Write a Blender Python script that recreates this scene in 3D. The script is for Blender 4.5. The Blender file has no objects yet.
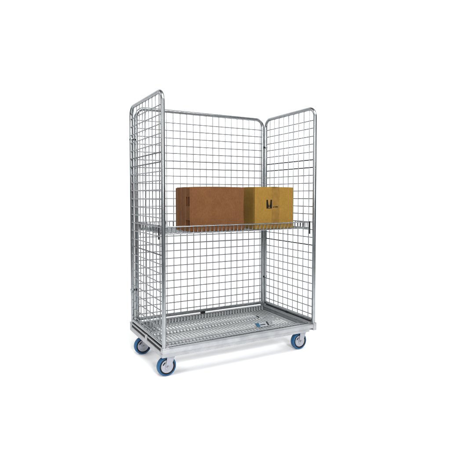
import bpy, bmesh, math, random
from mathutils import Vector, Matrix
random.seed(4)
PI = math.pi
scene = bpy.context.scene
COL = scene.collection

# ------------------------------------------------------------------ materials
def new_mat(name):
    m = bpy.data.materials.new(name); m.use_nodes = True
    nt = m.node_tree
    return m, nt, nt.nodes['Principled BSDF']

def node(nt, kind, **kw):
    n = nt.nodes.new(kind)
    for k, v in kw.items():
        setattr(n, k, v)
    return n

def mapped_noise(nt, scale, detail=4, stretch=(1, 1, 1), rough=0.55):
    tc = node(nt, 'ShaderNodeTexCoord'); mp = node(nt, 'ShaderNodeMapping')
    mp.inputs['Scale'].default_value = stretch
    nt.links.new(tc.outputs['Object'], mp.inputs['Vector'])
    n = node(nt, 'ShaderNodeTexNoise')
    n.inputs['Scale'].default_value = scale; n.inputs['Detail'].default_value = detail
    n.inputs['Roughness'].default_value = rough
    nt.links.new(mp.outputs['Vector'], n.inputs['Vector'])
    return n

def ramp(nt, fac, c0, c1, p0=0.3, p1=0.7):
    r = node(nt, 'ShaderNodeValToRGB')
    r.color_ramp.elements[0].position = p0; r.color_ramp.elements[1].position = p1
    r.color_ramp.elements[0].color = (*c0, 1); r.color_ramp.elements[1].color = (*c1, 1)
    nt.links.new(fac, r.inputs['Fac'])
    return r

def metal(name, c0, c1, r0, r1, scale=40, metallic=1.0, bump=0.02):
    m, nt, b = new_mat(name)
    n = mapped_noise(nt, scale, 5)
    c = ramp(nt, n.outputs['Fac'], c0, c1)
    nt.links.new(c.outputs['Color'], b.inputs['Base Color'])
    r = node(nt, 'ShaderNodeMapRange')
    r.inputs['To Min'].default_value = r0; r.inputs['To Max'].default_value = r1
    n2 = mapped_noise(nt, scale * 0.35, 3)
    nt.links.new(n2.outputs['Fac'], r.inputs['Value'])
    nt.links.new(r.outputs['Result'], b.inputs['Roughness'])
    b.inputs['Metallic'].default_value = metallic
    if bump:
        bp = node(nt, 'ShaderNodeBump'); bp.inputs['Strength'].default_value = bump
        bp.inputs['Distance'].default_value = 0.002
        nt.links.new(n.outputs['Fac'], bp.inputs['Height'])
        nt.links.new(bp.outputs['Normal'], b.inputs['Normal'])
    return m

def plain(name, col, rough, var=0.12, scale=60, metallic=0.0, spec=.4):
    m, nt, b = new_mat(name)
    n = mapped_noise(nt, scale, 4)
    c = ramp(nt, n.outputs['Fac'], tuple(x * (1 - var) for x in col), tuple(min(1, x * (1 + var)) for x in col))
    nt.links.new(c.outputs['Color'], b.inputs['Base Color'])
    b.inputs['Specular IOR Level'].default_value = spec; b.inputs['Roughness'].default_value = rough; b.inputs['Metallic'].default_value = metallic
    return m

def cardboard(name, base, dark):
    m, nt, b = new_mat(name)
    big = mapped_noise(nt, 16, 8, (1, 1, .8), .68)
    fine = mapped_noise(nt, 130, 4, (1, 1, 0.6))
    c = ramp(nt, big.outputs['Fac'], dark, base, 0.25, 0.65)
    c2 = ramp(nt, fine.outputs['Fac'], (0.80, 0.79, 0.77), (1.0, 1.0, 1.0), 0.3, 0.65)
    mx = node(nt, 'ShaderNodeMix'); mx.data_type = 'RGBA'; mx.blend_type = 'MULTIPLY'
    mx.inputs['Factor'].default_value = 0.8
    nt.links.new(c.outputs['Color'], mx.inputs['A']); nt.links.new(c2.outputs['Color'], mx.inputs['B'])
    nt.links.new(mx.outputs['Result'], b.inputs['Base Color'])
    b.inputs['Roughness'].default_value = 0.78
    b.inputs['Specular IOR Level'].default_value = 0.08
    w = node(nt, 'ShaderNodeTexWave'); w.wave_type = 'BANDS'; w.bands_direction = 'X'
    w.inputs['Scale'].default_value = 45; w.inputs['Distortion'].default_value = 0.6
    tc = node(nt, 'ShaderNodeTexCoord'); nt.links.new(tc.outputs['Object'], w.inputs['Vector'])
    ad = node(nt, 'ShaderNodeMath'); ad.operation = 'MULTIPLY_ADD'
    ad.inputs[1].default_value = 0.10
    nt.links.new(w.outputs['Fac'], ad.inputs[0]); nt.links.new(big.outputs['Fac'], ad.inputs[2])
    bp = node(nt, 'ShaderNodeBump'); bp.inputs['Strength'].default_value = 0.22
    bp.inputs['Distance'].default_value = 0.004
    nt.links.new(ad.outputs['Value'], bp.inputs['Height'])
    nt.links.new(bp.outputs['Normal'], b.inputs['Normal'])
    return m

M = {}
M['tube'] = metal('bright_zinc_tube', (.26, .28, .293), (.34, .36, .372), .22, .32, 18, bump=0)
M['wire'] = metal('zinc_wire', (.225, .235, .247), (.30, .31, .322), .34, .48, 60, bump=0)
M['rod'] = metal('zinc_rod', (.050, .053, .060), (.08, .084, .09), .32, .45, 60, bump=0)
M['galv'] = metal('galvanised_sheet', (.30, .31, .325), (.40, .41, .425), .38, .50, 14, .75, bump=.02)
M['deckwire'] = metal('deck_wire', (.36, .38, .385), (.46, .48, .485), .40, .52, 40, .6, bump=0)
M['cast'] = plain('cast_grey_metal', (.33, .34, .38), .38, .10, 40, 0.55)
M['rim'] = plain('pale_grey_rim', (.34, .35, .40), .40, .08, 30)
M['blue'] = plain('blue_rubber', (.003, .077, .19), .55, .15, 50)
M['black'] = plain('black_plastic_and_shade', (.009, .009, .010), .6, .2, 60, spec=.2)
M['brown'] = cardboard('brown_cardboard', (.118, .051, .0195), (.094, .039, .015))
M['brown_edge'] = cardboard('brown_cardboard_edge', (.160, .074, .032), (.115, .051, .022))
M['ochre'] = cardboard('ochre_cardboard', (.200, .114, .022), (.170, .095, .018))
M['tape'] = plain('tan_tape', (.150, .081, .018), .36, .16, 25, spec=.25)
M['ink_and_shade'] = plain('black_ink_and_shade', (.007, .006, .005), .85, .2, 80, spec=.1)
M['label'] = plain('grey_label', (.23, .25, .265), .55, .08, 60)
M['label_blue'] = plain('label_blue_ink', (.005, .060, .12), .55, .1, 60)
M['sweep'] = plain('white_paper', (.90, .90, .90), .9, .01, 3)

# ------------------------------------------------------------------ mesh builder
def world_loc(o):
    v = Vector((0, 0, 0))
    while o:
        v += o.location; o = o.parent
    return v

class MB:
    def __init__(s):
        s.v = []; s.f = []; s.sm = []
    def add(s, vs, fs, smooth=False):
        b = len(s.v); s.v += [tuple(v) for v in vs]
        for f in fs:
            s.f.append(tuple(i + b for i in f)); s.sm.append(smooth)
    def box(s, a, b, bev=0.0, seg=2):
        a = Vector(a); b = Vector(b)
        bm = bmesh.new(); bmesh.ops.create_cube(bm, size=1)
        d = b - a; c = (a + b) / 2
        for v in bm.verts:
            v.co = Vector((v.co.x * d.x + c.x, v.co.y * d.y + c.y, v.co.z * d.z + c.z))
        if bev:
            bmesh.ops.bevel(bm, geom=bm.edges[:], offset=min(bev, 0.45 * min(abs(x) for x in d)), segments=seg, profile=0.5, affect='EDGES')
        bm.verts.index_update()
        s.add([v.co[:] for v in bm.verts], [[v.index for v in f.verts] for f in bm.faces], False)
        bm.free()
    def tube(s, pts, r, n=10, cap=True):
        pts = [Vector(p) for p in pts]
        rings = []
        t0 = (pts[1] - pts[0]).normalized()
        ref = Vector((0, 0, 1)) if abs(t0.z) < 0.9 else Vector((1, 0, 0))
        u = t0.cross(ref).normalized()
        for i, p in enumerate(pts):
            ta = (pts[i] - pts[i - 1]).normalized() if i else None
            tb = (pts[i + 1] - pts[i]).normalized() if i < len(pts) - 1 else None
            t = (ta + tb).normalized() if ta and tb else (ta or tb)
            u = (u - t * u.dot(t)).normalized(); w = t.cross(u)
            k = 1.0
            if ta and tb:
                k = 1 / max(0.5, t.dot(ta))
            rings.append([p + (u * math.cos(a) + w * math.sin(a)) * (r * (1 if k < 1.02 else 1)) for a in [2 * PI * j / n for j in range(n)]])
        vs = [v for rg in rings for v in rg]; fs = []
        for i in range(len(rings) - 1):
            for j in range(n):
                k = (j + 1) % n
                fs.append((i * n + j, i * n + k, (i + 1) * n + k, (i + 1) * n + j))
        s.add(vs, fs, True)
        if cap:
            s.add(rings[0], [tuple(range(n))[::-1]]); s.add(rings[-1], [tuple(range(n))])
    def lathe(s, prof, c, axis='y', n=40, smooth=True):
        # prof: list of (radius, offset along axis)
        vs = []; fs = []
        for r, h in prof:
            for j in range(n):
                a = 2 * PI * j / n
                if axis == 'y': vs.append((c[0] + r * math.cos(a), c[1] + h, c[2] + r * math.sin(a)))
                else: vs.append((c[0] + r * math.cos(a), c[1] + r * math.sin(a), c[2] + h))
        for i in range(len(prof) - 1):
            for j in range(n):
                k = (j + 1) % n
                fs.append((i * n + j, i * n + k, (i + 1) * n + k, (i + 1) * n + j))
        s.add(vs, fs, smooth)
    def prism(s, poly, axis, a, b):
        # poly in the two other axes (for y: x,z ; for z: x,y ; for x: y,z)
        def P(q, h):
            return {'y': (q[0], h, q[1]), 'z': (q[0], q[1], h), 'x': (h, q[0], q[1])}[axis]
        n = len(poly)
        vs = [P(q, a) for q in poly] + [P(q, b) for q in poly]
        fs = [tuple(range(n))[::-1], tuple(range(n, 2 * n))]
        for i in range(n):
            j = (i + 1) % n; fs.append((i, j, n + j, n + i))
        s.add(vs, fs)
    def build(s, name, mat, parent=None, loc=None):
        me = bpy.data.meshes.new(name)
        base = world_loc(parent) if parent else Vector((0, 0, 0))
        org = Vector(loc) if loc is not None else base
        me.from_pydata([tuple(Vector(v) - org) for v in s.v], [], s.f)
        me.polygons.foreach_set('use_smooth', s.sm)
        bm = bmesh.new(); bm.from_mesh(me); bmesh.ops.recalc_face_normals(bm, faces=bm.faces[:]); bm.to_mesh(me); bm.free()
        me.materials.append(mat); me.update()
        o = bpy.data.objects.new(name, me); COL.objects.link(o)
        o.parent = parent; o.location = org - base
        return o

def empty(name, loc, label, cat, group=None):
    o = bpy.data.objects.new(name, None); COL.objects.link(o)
    o.location = loc; o['label'] = label; o['category'] = cat; o.empty_display_size = 0.1
    if group: o['group'] = group
    return o

def arc(c, r, a0, a1, e1, e2, n=8):
    return [Vector(c) + (Vector(e1) * math.cos(a) + Vector(e2) * math.sin(a)) * r for a in [a0 + (a1 - a0) * i / n for i in range(n + 1)]]

# ------------------------------------------------------------------ the trolley
W, D, T = 1.178, 0.646, 1.80
X, Y, Z = Vector((1, 0, 0)), Vector((0, 1, 0)), Vector((0, 0, 1))
trolley = empty('roll_cage_trolley', (W / 2, D / 2, 0), 'galvanised steel roll cage trolley with three wire mesh sides and blue wheels', 'trolley')

# --- base frame: front and rear rails, side channels with a long slot
ZB, ZT = .153, .208
mb = MB(); mb.box((-.016, -.017, .178), (1.166, .022, ZT), .004)
base = mb.build('base_frame', M['galv'], trolley)
mb = MB(); mb.box((-.0150, -.0075, ZB), (1.138, .018, .1785), .003); mb.build('front_skirt', M['galv'], base)
mb = MB(); mb.box((-.016, D - .012, ZB), (1.166, D + .029, ZT), .005); mb.build('rear_rail', M['galv'], base)
for s_, a in ((-1, -.016), (1, 1.150)):
    b = a + .044; y0, y1 = .0225, D - .0125
    mb = MB(); mb.box((a, y0, ZB), (b, y1, .187), .003)
    ch = mb.build('side_channel', M['galv'], base)
    mb = MB(); mb.box((a, y0, .2065), (b, y1, .2165), .002); mb.build('upper_flange', M['galv'], ch)
    mb = MB(); mb.box((a + .006 if s_ < 0 else a + .024, y0 + .010, .2160), (b - .016 if s_ < 0 else b - .004, y1 - .010, .2218), .001); mb.build('gap_shade_strip', M['black'], ch)  # black strip added as the shade in the gap below the panel rail
    w0, w1 = (a + .025, b) if s_ < 0 else (a, b - .025)
    mb = MB(); mb.box((w0, y0, .1865), (w1, y1, .2070), .001); mb.build('web', M['galv'], ch)
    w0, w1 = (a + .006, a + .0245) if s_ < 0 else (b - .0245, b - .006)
    mb = MB(); mb.box((w0, y0 + .001, .1865), (w1, y1 - .001, .207), .001); mb.build('slot_shade_strip', M['black'], ch)  # black strip added to paint the slot's unlit inside
for y0, y1 in ((-.018, .0218), (D - .011, D + .030)):
    mb = MB(); mb.box((1.1665, y0, .160), (1.1945, y1, .218), .004); mb.build('corner_block', M['galv'], base)
for y0, y1 in ((-.0175, .0225), (D - .0125, D + .0295)):
    mb = MB(); mb.box((-.0165, y0, .2075), (.030, y1, .2165), .003); mb.build('corner_cap', M['galv'], base)
for s_ in (0, 1):                                                   # bracket that bridges the slot
    mb = MB()
    x0 = -.0195 if s_ == 0 else 1.1755
    mb.box((x0, .285, .168), (x0 + .022, .315, .2215), .004)
    mb.build('slot_bracket', M['galv'], base)
for x0, sx, y0, sy in ((.038, 1, .034, 1), (1.140, -1, .034, 1)):
    mb = MB()
    mb.prism([(x0, y0), (x0 + sx * .10, y0), (x0 + sx * .09, y0 + sy * .03), (x0 + sx * .03, y0 + sy * .09), (x0, y0 + sy * .10)], 'z', .1850, .1880)
    mb.build('gusset_plate', M['galv'], base)
for x0, x1 in ((.0285, .165), (1.013, 1.1495)):
    for y0, y1 in ((.0225, .150), (.496, .633)):
        mb = MB(); mb.box((x0, y0, .1528), (x1, y1, .1570), .001); mb.build('caster_pad', M['galv'], base)
for y0, y1 in ((.205, .235), (.43, .46)):
    mb = MB()
    mb.box((.029, y0, .141), (1.149, y1, .1545), .003)
    mb.build('cross_channel', M['galv'], base)

# --- wire shelf unit: wires that turn up into a lip at both ends
def wire_shelf(name, x0, x1, y0, y1, zd, zl, pitch, rw, rr, matw, parent, ribs, side_ticks=True):
    mb = MB()
    n = int(round((x1 - x0 - .02) / pitch)); st = (x1 - x0 - .02) / n
    b = .008
    for i in range(n + 1):
        x = x0 + .01 + st * i
        pts = [(x, y0, zl), (x, y0, zd + b), (x, y0 + b * .3, zd + b * .3), (x, y0 + b, zd),
               (x, y1 - b, zd), (x, y1 - b * .3, zd + b * .3), (x, y1, zd + b), (x, y1, zl)]
        mb.tube(pts, rw, 8)
    shelf = mb.build(name, matw, parent)
    mb = MB()
    for yy in ribs:
        mb.tube([(x0, yy, zd - rw - rr * .8), (x1, yy, zd - rw - rr * .8)], rr, 8)
    mb.build('support_rod', matw, shelf)
    mb = MB()
    for z, yo in ((zl, 0), (zd + .001, -.5 * rr)):
        o = rr * .9
        mb.tube([(x0 - o, y0 - o, z), (x1 + o, y0 - o, z)], rr, 10)
        mb.tube([(x0 - o, y1 + o, z), (x1 + o, y1 + o, z)], rr, 10)
        mb.tube([(x0, y0 - o, z + .0007), (x0, y1 + o, z + .0007)], rr, 10)
        mb.tube([(x1, y0 - o, z + .0007), (x1, y1 + o, z + .0007)], rr, 10)
    if side_ticks:
        k = int((y1 - y0) / pitch)
        for i in range(1, k):
            y = y0 + (y1 - y0) * i / k
            for x in ((x0 + .006,) if side_ticks == 'left' else (x0 + .006, x1 - .006)):
                mb.tube([(x, y, zl), (x, y, zd)], rw, 8)
    mb.build('lip', M['tube'], shelf)
    return shelf

deck = wire_shelf('deck', .036, 1.142, .032, D - .022, .175, .209, .0256, .0048, .0044, M['deckwire'], trolley,
                  (.12, .22, .34, .47, .57), 'left')
mb = MB()
mb.box((.05, .405, .180), (.955, .440, .1865), .002)
bar = mb.build('deck_bar', M['galv'], deck)
mb = MB(); mb.box((.9555, .403, .178), (.9605, .442, .192), .002); mb.build('end_cap', M['rod'], bar)
mb = MB()
mb.box((.05, .186, .180), (.955, .212, .1845), .002)
bar = mb.build('deck_bar', M['galv'], deck)

# name plate on the front deck bar
mb = MB(); mb.prism([(.178, .183), (.212, .203), (.2095, .206), (.1755, .186)], 'x', .795, .905)
plate = mb.build('name_plate', M['label'], bar)
def on_plate(x0, x1, t0, t1, h=.0015):
    # a thin patch on the sloping face of the plate; t runs up the slope
    a = Vector((.1755, .186)); b = Vector((.2095, .206)); nrm = Vector((-(b - a).y, (b - a).x)).normalized()
    p = a + (b - a) * t0; q = a + (b - a) * t1
    return [tuple(p - nrm * .0002), tuple(q - nrm * .0002), tuple(q + nrm * h), tuple(p + nrm * h)], x0, x1
mb = MB(); q, a, b = on_plate(.797, .826, .08, .95, .004); mb.prism(q, 'x', a, b); mb.build('emblem', M['label_blue'], plate)
mb = MB()
for a, b in ((.834, .842), (.844, .851), (.853, .859), (.861, .869), (.871, .877)):
    q, a, b = on_plate(a, b, .34, .56); mb.prism(q, 'x', a, b)
mb.build('lettering', M['rod'], plate)
mb = MB(); q, a, b = on_plate(.893, .9035, .10, .95, .006); mb.prism(q, 'x', a, b); mb.build('end_tab', M['rod'], plate)

# --- mesh panels
RT = .0130
PITCH, ROW0, NROW = .0577, 1.713, 26
THICK = (5, 6, 16)
def frame_mb(p0, e, length, zb0, rc=.066):
    """inverted U of tube from p0 along e, and a bottom rail"""
    p0 = Vector(p0); e = Vector(e); mb = MB()
    top = Vector((0, 0, T))
    q = Vector((p0.x, p0.y, 0))
    pts = [q + Z * zb0]
    pts += arc(q + e * rc + Z * (T - rc), rc, PI, PI / 2, e, Z, 10)
    pts += arc(q + e * (length - rc) + Z * (T - rc), rc, PI / 2, 0, e, Z, 10)
    pts += [q + e * length + Z * zb0]
    mb.tube(pts, RT, 16)
    mb.tube([q + e * .010 + Z * .2345, q + e * (length - .010) + Z * .2345], .0125, 12)
    return mb

def mesh_mb(q, e, nrm, length, cols):
    """nrm: the side the horizontal wires lie on"""
    q = Vector(q); e = Vector(e); nrm = Vector(nrm)
    mb = MB(); rods = []
    for c in cols:
        c += random.uniform(-.0009, .0009)
        mb.tube([q + e * (c + random.uniform(-.0012, .0012)) + Z * .240, q + e * c + Z * .9 + nrm * random.uniform(-.0008, .0008), q + e * (c + random.uniform(-.0012, .0012)) + Z * 1.797], .0029, 8)
    for k in range(NROW):
        z = ROW0 - PITCH * k + random.uniform(-.0008, .0008); dz = Z * random.uniform(-.0016, .0016)
        if k in THICK:
            rd = MB(); rods.append(rd); rd.tube([q + e * .004 + nrm * .0070 + Z * z, q + e * (length - .004) + nrm * .0070 + Z * z], .0042, 8)
        else:
            mb.tube([q + e * .004 + nrm * .0062 + Z * z, q + e * (length - .004) + nrm * .0062 + Z * z + dz], .0034, 8)
    return mb, rods

def clip_at(p, parent, sx):
    mb = MB()
    x, y, z = p
    mb.lathe([(.0132, -.010), (.0155, -.009), (.0155, .009), (.0132, .010)], p, 'z', 16)
    mb.box((min(x, x + sx * .040), y - .005, z - .007), (max(x, x + sx * .040), y + .006, z + .007), .002)
    c = mb.build('clamp', M['tube'], parent)
    mb = MB(); mb.lathe([(.0001, -.0190), (.005, -.0190), (.006, -.016), (.006, -.004), (.0001, -.004)], (x + sx * .021, y, z), 'y', 12)
    mb.build('clamp_bolt', M['black'], parent)

for x, nx in ((0, -1), (W, 1)):
    fr = frame_mb((x, 0, 0), Y, D, .2).build('side_panel', M['tube'], trolley)
    fr['label'] = 'outer side panel nearest the camera' if nx < 0 else 'right-hand side panel seen from inside'
    mm, rods = mesh_mb((x, 0, 0), Y, X * nx, D, [.064 + .0645 * k for k in range(9)])
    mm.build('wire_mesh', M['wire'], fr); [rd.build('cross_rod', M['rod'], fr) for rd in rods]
    for z in (.459, 1.57):
        clip_at((x, D, z), fr, -nx)
    mb = MB(); mb.box((x - .014, .302, .2170), (x + .014, .330, .2300), .003); mb.build('panel_clip', M['black'], fr)
bx0, bx1 = .037, W - .030
BY = D + .002
fr = frame_mb((bx0, BY, 0), X, bx1 - bx0, .2).build('back_panel', M['tube'], trolley)
L = bx1 - bx0
mm, rods = mesh_mb((bx0, BY, 0), X, Y * -1, L, [.0105 + .0566 * k for k in range(1, 20)])
mm.build('wire_mesh', M['wire'], fr)
[rd.build('cross_rod', M['wire'], fr) for rd in rods]
mb = MB(); mb.box((.562, BY - .015, .2085), (.594, BY + .015, .2300), .003); mb.build('panel_clip', M['black'], fr)

# --- upper shelf
shelf = wire_shelf('wire_shelf', .028, 1.150, .034, .600, .9185, .9635, .0297, .0030, .0042, M['tube'], trolley, (.13, .26, .39, .52))
for x, y in ((.0205, .14), (1.1575, .026), (.0205, .52), (1.1575, .52)):
    mb = MB()
    mb.box((x - .003, y - .006, .895), (x + .003, y + .006, .970), .002)
    mb.box((x - .0035, y - .0045, .876), (x + .0035, y + .0045, .8957), .001)
    mb.build('shelf_hook', M['rod'], shelf)

# --- casters
R = .0635
def make_caster(cx, cy):
    c = (cx, cy, R)
    sx = cx + .030                                     # swivel axis
    mb = MB(); legs = []                               # fork: crown and two legs
    for s_ in (-1, 1):
        y = cy + s_ * .0265
        poly = [(cx - .004, .136), (cx + .052, .136), (cx + .045, .115), (cx + .020, R - .006)]
        for i in range(9):
            a = -.25 - (PI - .45) * i / 8
            poly.append((cx + .0175 * math.cos(a), R + .0175 * math.sin(a)))
        poly.append((cx - .006, .105))
        lg = MB(); lg.prism(poly, 'y', y - .0016, y + .0016); legs.append(lg)
    mb.box((cx - .006, cy - .0285, .132), (cx + .054, cy + .0285, .137), .002)
    fork = mb.build('caster', M['cast'], trolley, loc=(cx, cy, 0))
    for lg in legs: lg.build('fork_leg', M['cast'], fork)
    mb = MB(); mb.lathe([(.012, .0), (.029, 0), (.032, .003), (.032, .008), (.012, .0085)], (sx, cy, .1372), 'z', 28)
    mb.build('swivel_bearing', M['galv'], fork)
    mb = MB(); mb.box((sx - .050, cy - .042, .1462), (sx + .050, cy + .042, .1525), .002); mb.build('mounting_plate', M['galv'], fork)
    mb = MB()                                          # tyre
    mb.lathe([(.0515, -.0185), (.0555, -.0195), (.0600, -.0175), (.0628, -.011), (.0635, 0), (.0628, .011), (.0600, .0175), (.0555, .0195), (.0515, .0185)], c, 'y', 56)
    mb.build('tyre', M['blue'], fork)
    mb = MB(); mb.lathe([(.0420, -.0165), (.0440, -.0190), (.0515, -.0190), (.0520, -.0180), (.0520, .0180), (.0515, .0190), (.0440, .0190), (.0420, .0165)], c, 'y', 56)
    mb.build('tyre_ring', M['black'], fork)
    mb = MB()
    pr = [(.0422, 0.0165), (.0405, .0195), (.036, .0185), (.031, .0165), (.020, .0175), (.015, .0225), (.0001, .0225)]
    mb.lathe([(r, -h) for r, h in pr], c, 'y', 48); mb.lathe(pr, c, 'y', 48)
    mb.build('rim', M['rim'], fork)
    for s_ in (-1, 1):                                 # black curved patch on the rim face
        mb = MB()
        n = 8; vs = []; fs = []
        for i in range(n + 1):
            a = PI * .66 + PI * .22 * i / n
            for r, h in ((.0265, .0176), (.0335, .0182)):
                vs.append((cx + r * math.cos(a), cy + s_ * (h + .0010), R + r * math.sin(a)))
        for i in range(n):
            fs.append((2 * i, 2 * i + 1, 2 * i + 3, 2 * i + 2))
        mb.add(vs, fs)
        mb.build('rim_patch', M['black'], fork)
    mb = MB(); mb.lathe([(.0001, -.0345), (.0075, -.0345), (.0085, -.0325), (.0085, .0325), (.0075, .0345), (.0001, .0345)], c, 'y', 6, False)
    mb.build('axle_bolt', M['galv'], fork)
    return fork

proto = make_caster(.050, .094)
for x, y in ((.043, .554), (1.114, .094), (1.122, .552)):
    c = proto.copy(); COL.objects.link(c); c.parent = trolley
    c.location = Vector((x, y, 0)) - trolley.location
    for ch in proto.children:
        d = ch.copy(); COL.objects.link(d); d.parent = c

# ------------------------------------------------------------------ boxes
def soft_box(mb, a, b, bulge, rnd=.0022, n=14):
    """closed box with subdivided, slightly bulging faces and rounded edges; bulge(u,v,w) -> offset"""
    a = Vector(a); b = Vector(b)
    bm = bmesh.new(); bmesh.ops.create_cube(bm, size=1)
    bmesh.ops.subdivide_edges(bm, edges=bm.edges[:], cuts=n, use_grid_fill=True)
    for v in bm.verts:
        u = v.co + Vector((.5, .5, .5))
        p = Vector([a[i] + (b[i] - a[i]) * u[i] for i in range(3)])
        q = p.copy()
        for i in range(3):                           # round the edges
            q[i] = min(max(p[i], a[i] + rnd), b[i] - rnd)
        d = p - q
        if d.length > 1e-6: p = q + d.normalized() * rnd
        v.co = p + Vector(bulge(*u))
    bm.verts.index_update()
    mb.add([v.co[:] for v in bm.verts], [[v.index for v in f.verts] for f in bm.faces], False)
    bm.free()

ZS = .9225
bx_a, bx_b = (.2145, .062, ZS + .001), (.6115, .305, 1.2155)
brown = empty('cardboard_box', ((bx_a[0] + bx_b[0]) / 2, .18, ZS), 'reddish brown cardboard box with slotted left end on the shelf', 'cardboard box')
def bl(u, v, w):
    e = 4 * u * (1 - u); h = 4 * w * (1 - w)
    return (-.006 * h * (u > .98) + .004 * (u > .98), -.003 * e * h * (v < .02), .0028 * e * (w > .98))
mb = MB(); soft_box(mb, bx_a, bx_b, bl); mb.build('carton_body', M['brown'], brown)
# left end: folded cardboard layers standing edge-on, with tab slots left open
ys = [.0635, .0715, .0920, .0990, .132, .170, .205, .236, .270, .3035]
slots = ((1.033, 1.078 + .022), (.948, .995 + .018))
sl = [(.950, .998), (1.090, 1.150)]
for i in range(len(ys) - 1):
    y0, y1 = ys[i] + .0006, ys[i + 1] - .0006
    if i == 1:
        pass
    proud = [.0100, .0082, .0095, .0070, .0085, .0065, .0080, .0060, .0085][i]
    segs = [(ZS + .002, 1.2135 - .0015 * (i % 3))]
    if i in (1, 3):
        z = []
        lo = segs[0][0]
        for s0, s1 in sl:
            z.append((lo, s0)); lo = s1
        z.append((lo, segs[0][1])); segs = z
    for z0, z1 in segs:
        mb = MB(); mb.box((bx_a[0] - proud, y0, z0), (bx_a[0] + .002, y1, z1), .0018)
        mb.build('end_layer', M['brown'] if i in (0, 2) else M['brown_edge'], brown)
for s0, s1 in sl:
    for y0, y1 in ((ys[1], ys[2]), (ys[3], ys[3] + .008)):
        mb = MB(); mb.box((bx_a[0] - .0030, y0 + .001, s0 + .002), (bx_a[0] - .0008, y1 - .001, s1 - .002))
        mb.build('tab_slot_shade', M['ink_and_shade'], brown)  # black plates stand in for the shade inside the open tab slots

yx0, yx1, yy0, yy1, yz1 = .700, 1.029, .062, .392, 1.2195
ochre = empty('cardboard_box', ((yx0 + yx1) / 2, (yy0 + yy1) / 2, ZS), 'ochre yellow cardboard box with tape strip and black printed mark', 'cardboard box')
def bo(u, v, w):
    h = 4 * w * (1 - w); e = 4 * u * (1 - u)
    return (.0015 * h * (u > .98), -.0012 * h * e * (v < .02), .0010 * e * (w > .98))
mb = MB(); soft_box(mb, (yx0, yy0, ZS + .001), (yx1, yy1, yz1), bo); mb.build('carton_body', M['ochre'], ochre)
mb = MB()                                               # the flap seam and the tape over it
f = yy0 - .0024
mb.box((.8435, f - .0006, ZS + .004), (.9055, f + .0010, yz1 - .002), .0004)
mb.build('tape_strip', M['tape'], ochre); mb = MB()
mb.box((.8435, f - .0004, yz1 + .0012), (.9055, yy0 + .05, yz1 + .0018))
mb.build('tape_strip', M['tape'], ochre)
mb = MB()                                               # fragile mark: a goblet left open in a black block
gx0, gx1, gz0, gz1 = .7965, .8420, 1.0680, 1.1290
cxm = (gx0 + gx1) / 2
fi0, fi1 = f - .0002, f + .0004
g = [(.0110, gz1), (.0105, gz1 - .010), (.0075, gz0 + .030), (.0024, gz0 + .020), (.0024, gz0 + .010), (.008, gz0 + .006), (.008, gz0 + .003)]
mb.prism([(gx0, gz1), (gx0, gz0), (gx1, gz0), (gx1, gz1)] + [(cxm + a, z) for a, z in g] + [(cxm - a, z) for a, z in g[::-1]], 'y', fi0, fi1)
fm = MB()
for a, b, h in ((.8500, .8585, .006), (.8640, .8700, .008), (.8725, .8790, .008), (.8815, .8880, .009), (.8900, .8945, .007)):
    fm.box((a, f - .0012, 1.0740), (b, f - .0005, 1.0740 + h))
mb.build('fragile_mark', M['ink_and_shade'], ochre)
fm.build('printed_marks', M['ink_and_shade'], ochre)

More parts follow.
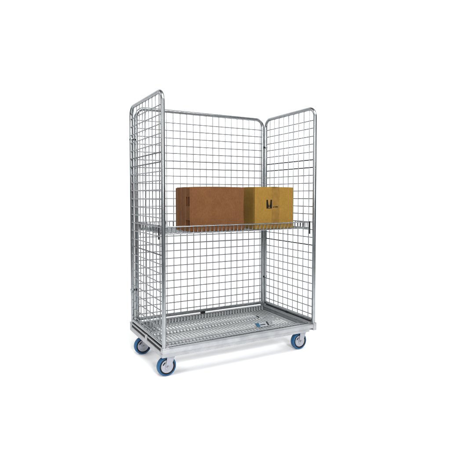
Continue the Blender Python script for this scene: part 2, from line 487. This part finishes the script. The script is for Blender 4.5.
# ------------------------------------------------------------------ studio: white paper sweep, lamps
CAM = Vector((-.9844, -2.6008, 1.1599)); YAW, PIT = .498, -.0433
ax = Vector((math.sin(YAW), math.cos(YAW), 0)); sd = Vector((math.cos(YAW), -math.sin(YAW), 0))
WALL, RAD = 4.95, .9
prof = [(.9, 0.0), (WALL - RAD, 0.0)]
prof += [(WALL - RAD + RAD * math.sin(a), RAD - RAD * math.cos(a)) for a in [PI / 2 * i / 24 for i in range(1, 25)]]
prof += [(WALL, 6.0)]
o0 = Vector((CAM.x, CAM.y, 0))
mb = MB(); vs = []; fs = []
for d, h in prof:
    for s_ in (-3.4, 3.4):
        vs.append(o0 + ax * d + sd * s_ + Z * h)
for i in range(len(prof) - 1):
    fs.append((2 * i, 2 * i + 1, 2 * i + 3, 2 * i + 2))
mb.add(vs, fs, True)
sweep = mb.build('backdrop', M['sweep'])
sweep['kind'] = 'structure'; sweep['label'] = 'seamless white paper studio sweep under and behind the trolley'

def area(name, loc, target, sx, sy, power, col=(1, 1, 1)):
    l = bpy.data.lights.new(name, 'AREA'); l.shape = 'RECTANGLE'; l.size = sx; l.size_y = sy
    l.energy = power; l.color = col
    o = bpy.data.objects.new(name, l); COL.objects.link(o); o.location = loc
    o.rotation_euler = (Vector(target) - Vector(loc)).to_track_quat('-Z', 'Y').to_euler()
    return o
area('top_softbox', (.2, -2.1, 4.2), (.3, -1.5, 0), 4.0, 2.2, 290)
area('key_softbox', (-4.0, -.9, 2.2), (.5, .0, .4), 1.0, 1.6, 66)
area('front_softbox', (-.4, -3.9, 2.15), (.7, .2, .75), .8, .5, 152)
area('backdrop_lamp', o0 + ax * 3.4 + sd * -4.2 + Z * 4.2, o0 + ax * 4.9 + sd * -2.2 + Z * 2.6, .8, .8, 52)
area('backdrop_lamp', o0 + ax * 3.4 + sd * 4.2 + Z * 4.2, o0 + ax * 4.9 + sd * 2.2 + Z * 2.6, .8, .8, 34)

w = bpy.data.worlds.new('World'); scene.world = w; w.use_nodes = True
bg = w.node_tree.nodes['Background']; bg.inputs['Color'].default_value = (.95, .97, 1, 1); bg.inputs['Strength'].default_value = .12

# ------------------------------------------------------------------ camera
cd = bpy.data.cameras.new('camera'); cam = bpy.data.objects.new('camera', cd); COL.objects.link(cam)
cd.sensor_fit = 'HORIZONTAL'; cd.sensor_width = 36; cd.lens = 36 * 450.739 / 450
cd.shift_y = -10.012 / 450; cd.clip_start = .05; cd.clip_end = 100
cam.location = CAM
fwd = Vector((math.sin(YAW) * math.cos(PIT), math.cos(YAW) * math.cos(PIT), math.sin(PIT)))
cam.rotation_euler = fwd.to_track_quat('-Z', 'Y').to_euler()
scene.camera = cam

scene.render.engine = 'CYCLES'
scene.cycles.use_denoising = True
scene.cycles.filter_width = 1.1
scene.cycles.max_bounces = 10
scene.view_settings.view_transform = 'Standard'; scene.view_settings.look = 'None'
scene.view_settings.exposure = 0; scene.view_settings.gamma = 1
